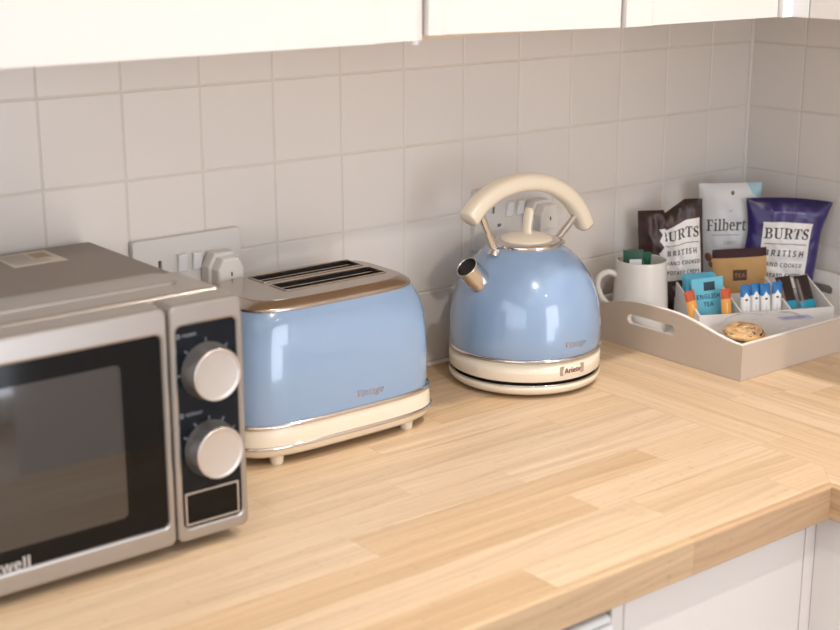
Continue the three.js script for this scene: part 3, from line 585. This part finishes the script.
// brown crisps
{
  const tex = canvasTex(640, 960, (c, w, h) => {
    c.fillStyle = '#3a211c'; c.fillRect(0, 0, w, h); c.fillStyle = '#2a1714'; c.fillRect(0, 0, w, 70);
    c.fillStyle = '#ece8e4'; c.beginPath(); c.moveTo(195, 165); [[600, 130], [612, 610], [235, 625], [215, 530], [242, 450], [190, 380], [245, 325], [200, 270], [232, 215]].forEach((p) => c.lineTo(...p)); c.closePath(); c.fill();
    c.fillStyle = '#2b2a33'; c.font = 'bold 112px serif'; c.save(); c.beginPath(); c.rect(255, 100, 400, 520); c.clip(); spaced(c, 'BURTS', 400, 272, 2); c.fillRect(250, 310, 345, 5);
    c.font = 'bold 62px sans-serif'; spaced(c, 'BRITISH', 420, 402, 10); c.font = 'bold 46px sans-serif'; spaced(c, 'HAND COOKED', 430, 484, 1); spaced(c, 'POTATO CHIPS', 430, 566, 1); c.restore();
    c.fillStyle = '#b59a86'; c.font = '44px sans-serif'; spaced(c, 'SEA SALT', 420, 700, 3);
  });
  const t = thing('crisp_packet', 'crumpled dark brown crisp packet with white printed label behind the jug', 'packet', [0.971, TY + TFL + 0.001, 0.071], FACE);
  lean(t, 0.05, 0.03);
  add('bag', pillow(0.097, 0.171, 0.03, 40, 50, { crease: 0.009, s: 11, shift: (v) => -0.004 * v, top: (u) => (u < 0.42 ? -0.004 : u < 0.72 ? -0.009 + 0.07 * (u - 0.42) : 0.012) }), phys({ map: tex, roughness: 0.42, clearcoat: 0.25, clearcoatRoughness: 0.3 }), t);
}
// white nut pouch
{
  const tex = canvasTex(560, 860, (c, w, h) => {
    c.fillStyle = '#d3d5d7'; c.fillRect(0, 0, w, h); c.fillStyle = '#9fc0cd'; c.beginPath(); c.moveTo(420, 0); c.lineTo(w, 0); c.lineTo(w, 110); c.lineTo(470, 70); c.fill();
    c.fillStyle = '#5a5350'; c.beginPath(); c.arc(290, 62, 15, 0, 7); c.fill();
    c.fillStyle = '#3b3b3f'; c.font = 'bold 108px serif'; c.textAlign = 'center'; c.fillText('Filbert', 245, 318); c.fillRect(110, 346, 270, 3);
    c.font = '34px sans-serif'; c.fillStyle = '#8c8f93'; c.fillText('SIMPLY', 285, 415); c.fillText('ALMONDS', 285, 462); c.font = '26px sans-serif'; c.fillText('mr', 280, 190);
    const nut = (x, y, r, col) => { c.fillStyle = col; c.beginPath(); c.ellipse(x, y, r, r * 0.75, 0.6, 0, 7); c.fill(); };
    nut(85, 500, 36, '#8a5a42'); nut(110, 550, 26, '#a06f4e'); nut(440, 525, 46, '#c08f4d'); nut(470, 480, 28, '#a87542'); nut(400, 590, 32, '#b98a50');
    c.fillStyle = '#1f4d63'; c.fillRect(40, 640, 110, 130);
  });
  const t = thing('snack_pouch', 'white upright nut pouch in the tiled corner between the crisp packets', 'pouch', [1.085, TY + TFL + 0.001, 0.075], FACE);
  lean(t, 0.05, 0.02);
  add('pouch', pillow(0.098, 0.195, 0.03, 24, 36, { flare: (v) => 0.8 + 0.2 * v, crease: 0.004, s: 17, shift: (v) => 0.008 * v }), phys({ map: tex, roughness: 0.5 }), t);
}
// compartment box standing in the tray, turned 30 degrees
const BOX = [0.905, 0.18], BT = -0.436, BW = 0.214, BD = 0.09;
const inBox = (u, d) => [BOX[0] + u * Math.cos(BT) - d * Math.sin(BT), BOX[1] - u * Math.sin(BT) - d * Math.cos(BT)];   // u along the front, d backwards
{
  const t = thing('sachet_box', 'pale grey card box with three compartments of sachets in the tray', 'box', [BOX[0], TY + TFL, BOX[1]], BT);
  const w = 0.0028, hf = 0.039, hb = 0.068;
  add('front_panel', box(0, BW, 0, hf, -w, 0), M.boxBoard, t);
  add('back_panel', box(0, BW, 0, 0.044, -BD, -BD + w), M.boxBoard, t);
  add('box_floor', box(w, BW - w, 0.0002, 0.002, -BD + w, -w), M.boxBoard, t);
  for (const [n, u] of [['side_panel', 0], ['divider', 0.066], ['divider', 0.144], ['side_panel', BW - w]]) {
    const g = extrude(poly([[w, 0.0002], [BD - w, 0.0002], [BD - w, hb], [w, hf]]), w); g.rotateY(Math.PI / 2); g.translate(u, 0, 0); add(n, g, M.boxBoard, t);
  }
}
// things standing in the box; u, d as above
function boxed(name, label, category, u, d, group, y = 0.0025, turn = BT) { const [x, z] = inBox(u, d); return thing(name, label, category, [x, TY + TFL + y, z], turn, group); }
{
  const tealTex = canvasTex(256, 400, (c, w, h) => {
    c.fillStyle = '#6fc3dc'; c.fillRect(0, 0, w, h); c.fillStyle = '#10343b'; c.fillRect(95, 30, 90, 62);
    c.fillStyle = '#123f52'; c.font = 'bold 46px sans-serif'; c.textAlign = 'center'; c.fillText('ENGLISH', 128, 150); c.fillText('TEA', 128, 206);
  });
  const mt = std({ map: tealTex, roughness: 0.5 }), plain = std({ color: 0x5fb6d2, roughness: 0.5 });
  [[0.033, 0.034, mt, 0, 0.1], [0.029, 0.05, plain, 0.2, 0.12], [0.028, 0.066, plain, 0.1, 0.08]].forEach(([u, d, m, turn, back], i) => {
    const t = boxed('tea_packet', ['light blue tea packet with dark printed words, front of the left compartment', 'plain light blue tea packet second in the left compartment', 'plain light blue tea packet at the back of the left compartment'][i], 'packet', u, d, 'light blue tea packets', 0.0025, BT + turn * 0.4);
    lean(t, back, 0.06 - i * 0.03); add('packet', pillow(0.05, 0.082, 0.004, 10, 12), m, t);
  });
  const orange = canvasTex(64, 512, (c, w, h) => { c.fillStyle = '#f0a94c'; c.fillRect(0, 0, w, h); c.fillStyle = '#c8561c'; c.fillRect(0, 0, w, 110); c.fillStyle = '#f8d38a'; c.fillRect(30, 150, 8, 320); });
  const om = std({ map: orange, roughness: 0.45 });
  [[0.008, 0.017, 0.22, 'orange sugar stick leaning at the left end of the box'], [0.052, 0.012, 0.06, 'orange sugar stick beside the white milk sticks']].forEach(([u, d, roll, lb]) => {
    const t = boxed('sugar_stick', lb, 'sachet', u, d, 'orange sugar sticks'); lean(t, 0.12, roll); add('wrapper', pillow(0.0155, 0.07, 0.005, 8, 12), om, t);
  });
  const milk = canvasTex(64, 400, (c, w, h) => {
    c.fillStyle = '#f1efec'; c.fillRect(0, 0, w, h); c.fillStyle = '#1f74b8'; c.fillRect(0, 0, w, 95); c.fillStyle = '#f1efec'; c.beginPath(); c.moveTo(0, 120); c.lineTo(32, 60); c.lineTo(64, 120); c.fill();
    c.fillStyle = '#3b3a42'; c.beginPath(); c.arc(32, 120, 9, 0, 7); c.fill(); c.fillStyle = '#d9d7dc'; c.fillRect(26, 170, 8, 190);
  });
  const mm = std({ map: milk, roughness: 0.4 });
  [0.082, 0.098, 0.114, 0.1305].forEach((u, i) => {
    const t = boxed('milk_stick', ['white milk stick with blue top nearest the orange sugar stick', 'second white milk stick from the orange sugar stick', 'third white milk stick from the orange sugar stick', 'white milk stick with blue top nearest the dark sachets'][i], 'sachet', u, 0.012 + 0.006 * (i % 2), 'white milk sticks'); lean(t, 0.14, [0.03, -0.02, 0.04, -0.05][i]); add('wrapper', pillow(0.0158, 0.073, 0.007, 10, 14), mm, t);
  });
  const choc = canvasTex(96, 420, (c, w, h) => { c.fillStyle = '#2a1d1c'; c.fillRect(0, 0, w, h); c.fillStyle = '#1494b4'; c.fillRect(0, 190, w, 230); c.fillStyle = '#7a675e'; c.fillRect(14, 20, 12, 190); c.fillStyle = '#c9e4ea'; c.fillRect(34, 300, 40, 14); c.fillStyle = '#a06a4a'; c.beginPath(); c.arc(56, 262, 16, 0, 7); c.fill(); });
  const cm = std({ map: choc, roughness: 0.35 });
  [[0.161, 'dark chocolate sachet with teal foot beside the milk sticks'], [0.19, 'dark chocolate sachet with teal foot at the right end of the box']].forEach(([u, lb]) => {
    const t = boxed('chocolate_sachet', lb, 'sachet', u, 0.008, 'dark and teal chocolate sachets'); lean(t, 0.5, 0.1); add('wrapper', pillow(0.024, 0.085, 0.005, 8, 14), cm, t);
  });
  const kraft = canvasTex(300, 400, (c, w, h) => { c.fillStyle = '#c49a63'; c.fillRect(0, 0, w, h); c.fillStyle = '#35131c'; c.fillRect(0, 0, w, 48); c.fillStyle = '#5a3a2e'; c.fillRect(110, 118, 76, 62); c.fillStyle = '#9c7750'; c.font = 'bold 34px sans-serif'; c.textAlign = 'center'; c.fillText('TEA', 148, 162); });
  const t = thing('coffee_pouch', 'brown kraft paper pouch with dark top behind the milk sticks', 'pouch', [1.0535, TY + TFL + 0.001, 0.135], FACE);
  lean(t, 0.03, 0.06); add('pouch', pillow(0.082, 0.108, 0.012, 20, 24, { crease: 0.003, s: 23 }), std({ map: kraft, roughness: 0.7 }), t);
}
// wrapped biscuits at the front of the tray
{
  const cook = dataTex(128, 128, (u, v) => { const n = vn(u, v, 12, 12, 3), f = vn(u, v, 40, 40, 4), k = 0.82 + 0.3 * n; const chip = vn(u, v, 18, 18, 9) > 0.84; return chip ? [70, 44, 30] : [226 * k - 14 * f, 184 * k - 14 * f, 128 * k - 12 * f]; });
  const cm = std({ map: cook, roughness: 0.85 });
  const biscuit = (r, s) => { const g = new THREE.SphereGeometry(r, 32, 20); const p = g.attributes.position; for (let i = 0; i < p.count; i++) { const x = p.getX(i), y = p.getY(i), z = p.getZ(i), a = Math.atan2(z, x) / (2 * Math.PI) + 0.5, q = 1 + 0.1 * (vn(a, y / r * 0.5 + 0.5, 10, 6, s) - 0.5); p.setXYZ(i, x * q, Math.sign(y) * Math.min(Math.abs(y) * 0.34, 0.0075) * (0.9 + 0.25 * vn(a, 0.5, 9, 3, s)), z * q); } g.computeVertexNormals(); return g; };
  const X = 0.922, Z = 0.246;
  [[0, 0.0085, 0, 'lower wrapped biscuit at the front corner of the tray'], [0.002, 0.0265, 0.0, 'upper wrapped biscuit at the front corner of the tray']].forEach(([dx, dy, dz, lb], i) => {
    const b = thing('biscuit', lb, 'biscuit', [X + dx, TY + TFL + dy, Z + dz], i, 'wrapped biscuits in the tray'); const m = add('biscuit_body', biscuit(i ? 0.029 : 0.028, 31 + i), cm, b); if (i) m.rotation.z = 0.12; });
  const b3 = thing('biscuit', 'flat wrapped biscuit lying beside the biscuit stack in the tray', 'biscuit', [0.967, TY + TFL + 0.008, 0.2665], 2, 'wrapped biscuits in the tray'); add('biscuit_body', biscuit(0.022, 41), cm, b3);
  const t = thing('biscuit_wrapper', 'clear plastic wrapper round the biscuits with blue print at one end', 'wrapper', [0.959, TY + TFL + 0.0235, 0.2585], -0.436);
  const g = pillow(0.145, 0.062, 0.05, 30, 20, { crease: 0.004, s: 51 }); g.translate(0, -0.03, 0); g.rotateX(-Math.PI / 2); add('film', g, M.film, t);
  const print = canvasTex(256, 96, (c, w, h) => { c.fillStyle = '#b9c0e4'; c.fillRect(0, 0, w, h); c.fillStyle = '#26306e'; c.font = 'bold italic 44px serif'; c.fillText('Biscuits', 30, 62); });
  const pl = new THREE.PlaneGeometry(0.05, 0.02); pl.rotateX(-Math.PI / 2); pl.translate(0.042, 0.0185, 0.002); add('printed_patch', pl, std({ map: print, roughness: 0.4 }), t);
}

renderer.render(scene, camera);
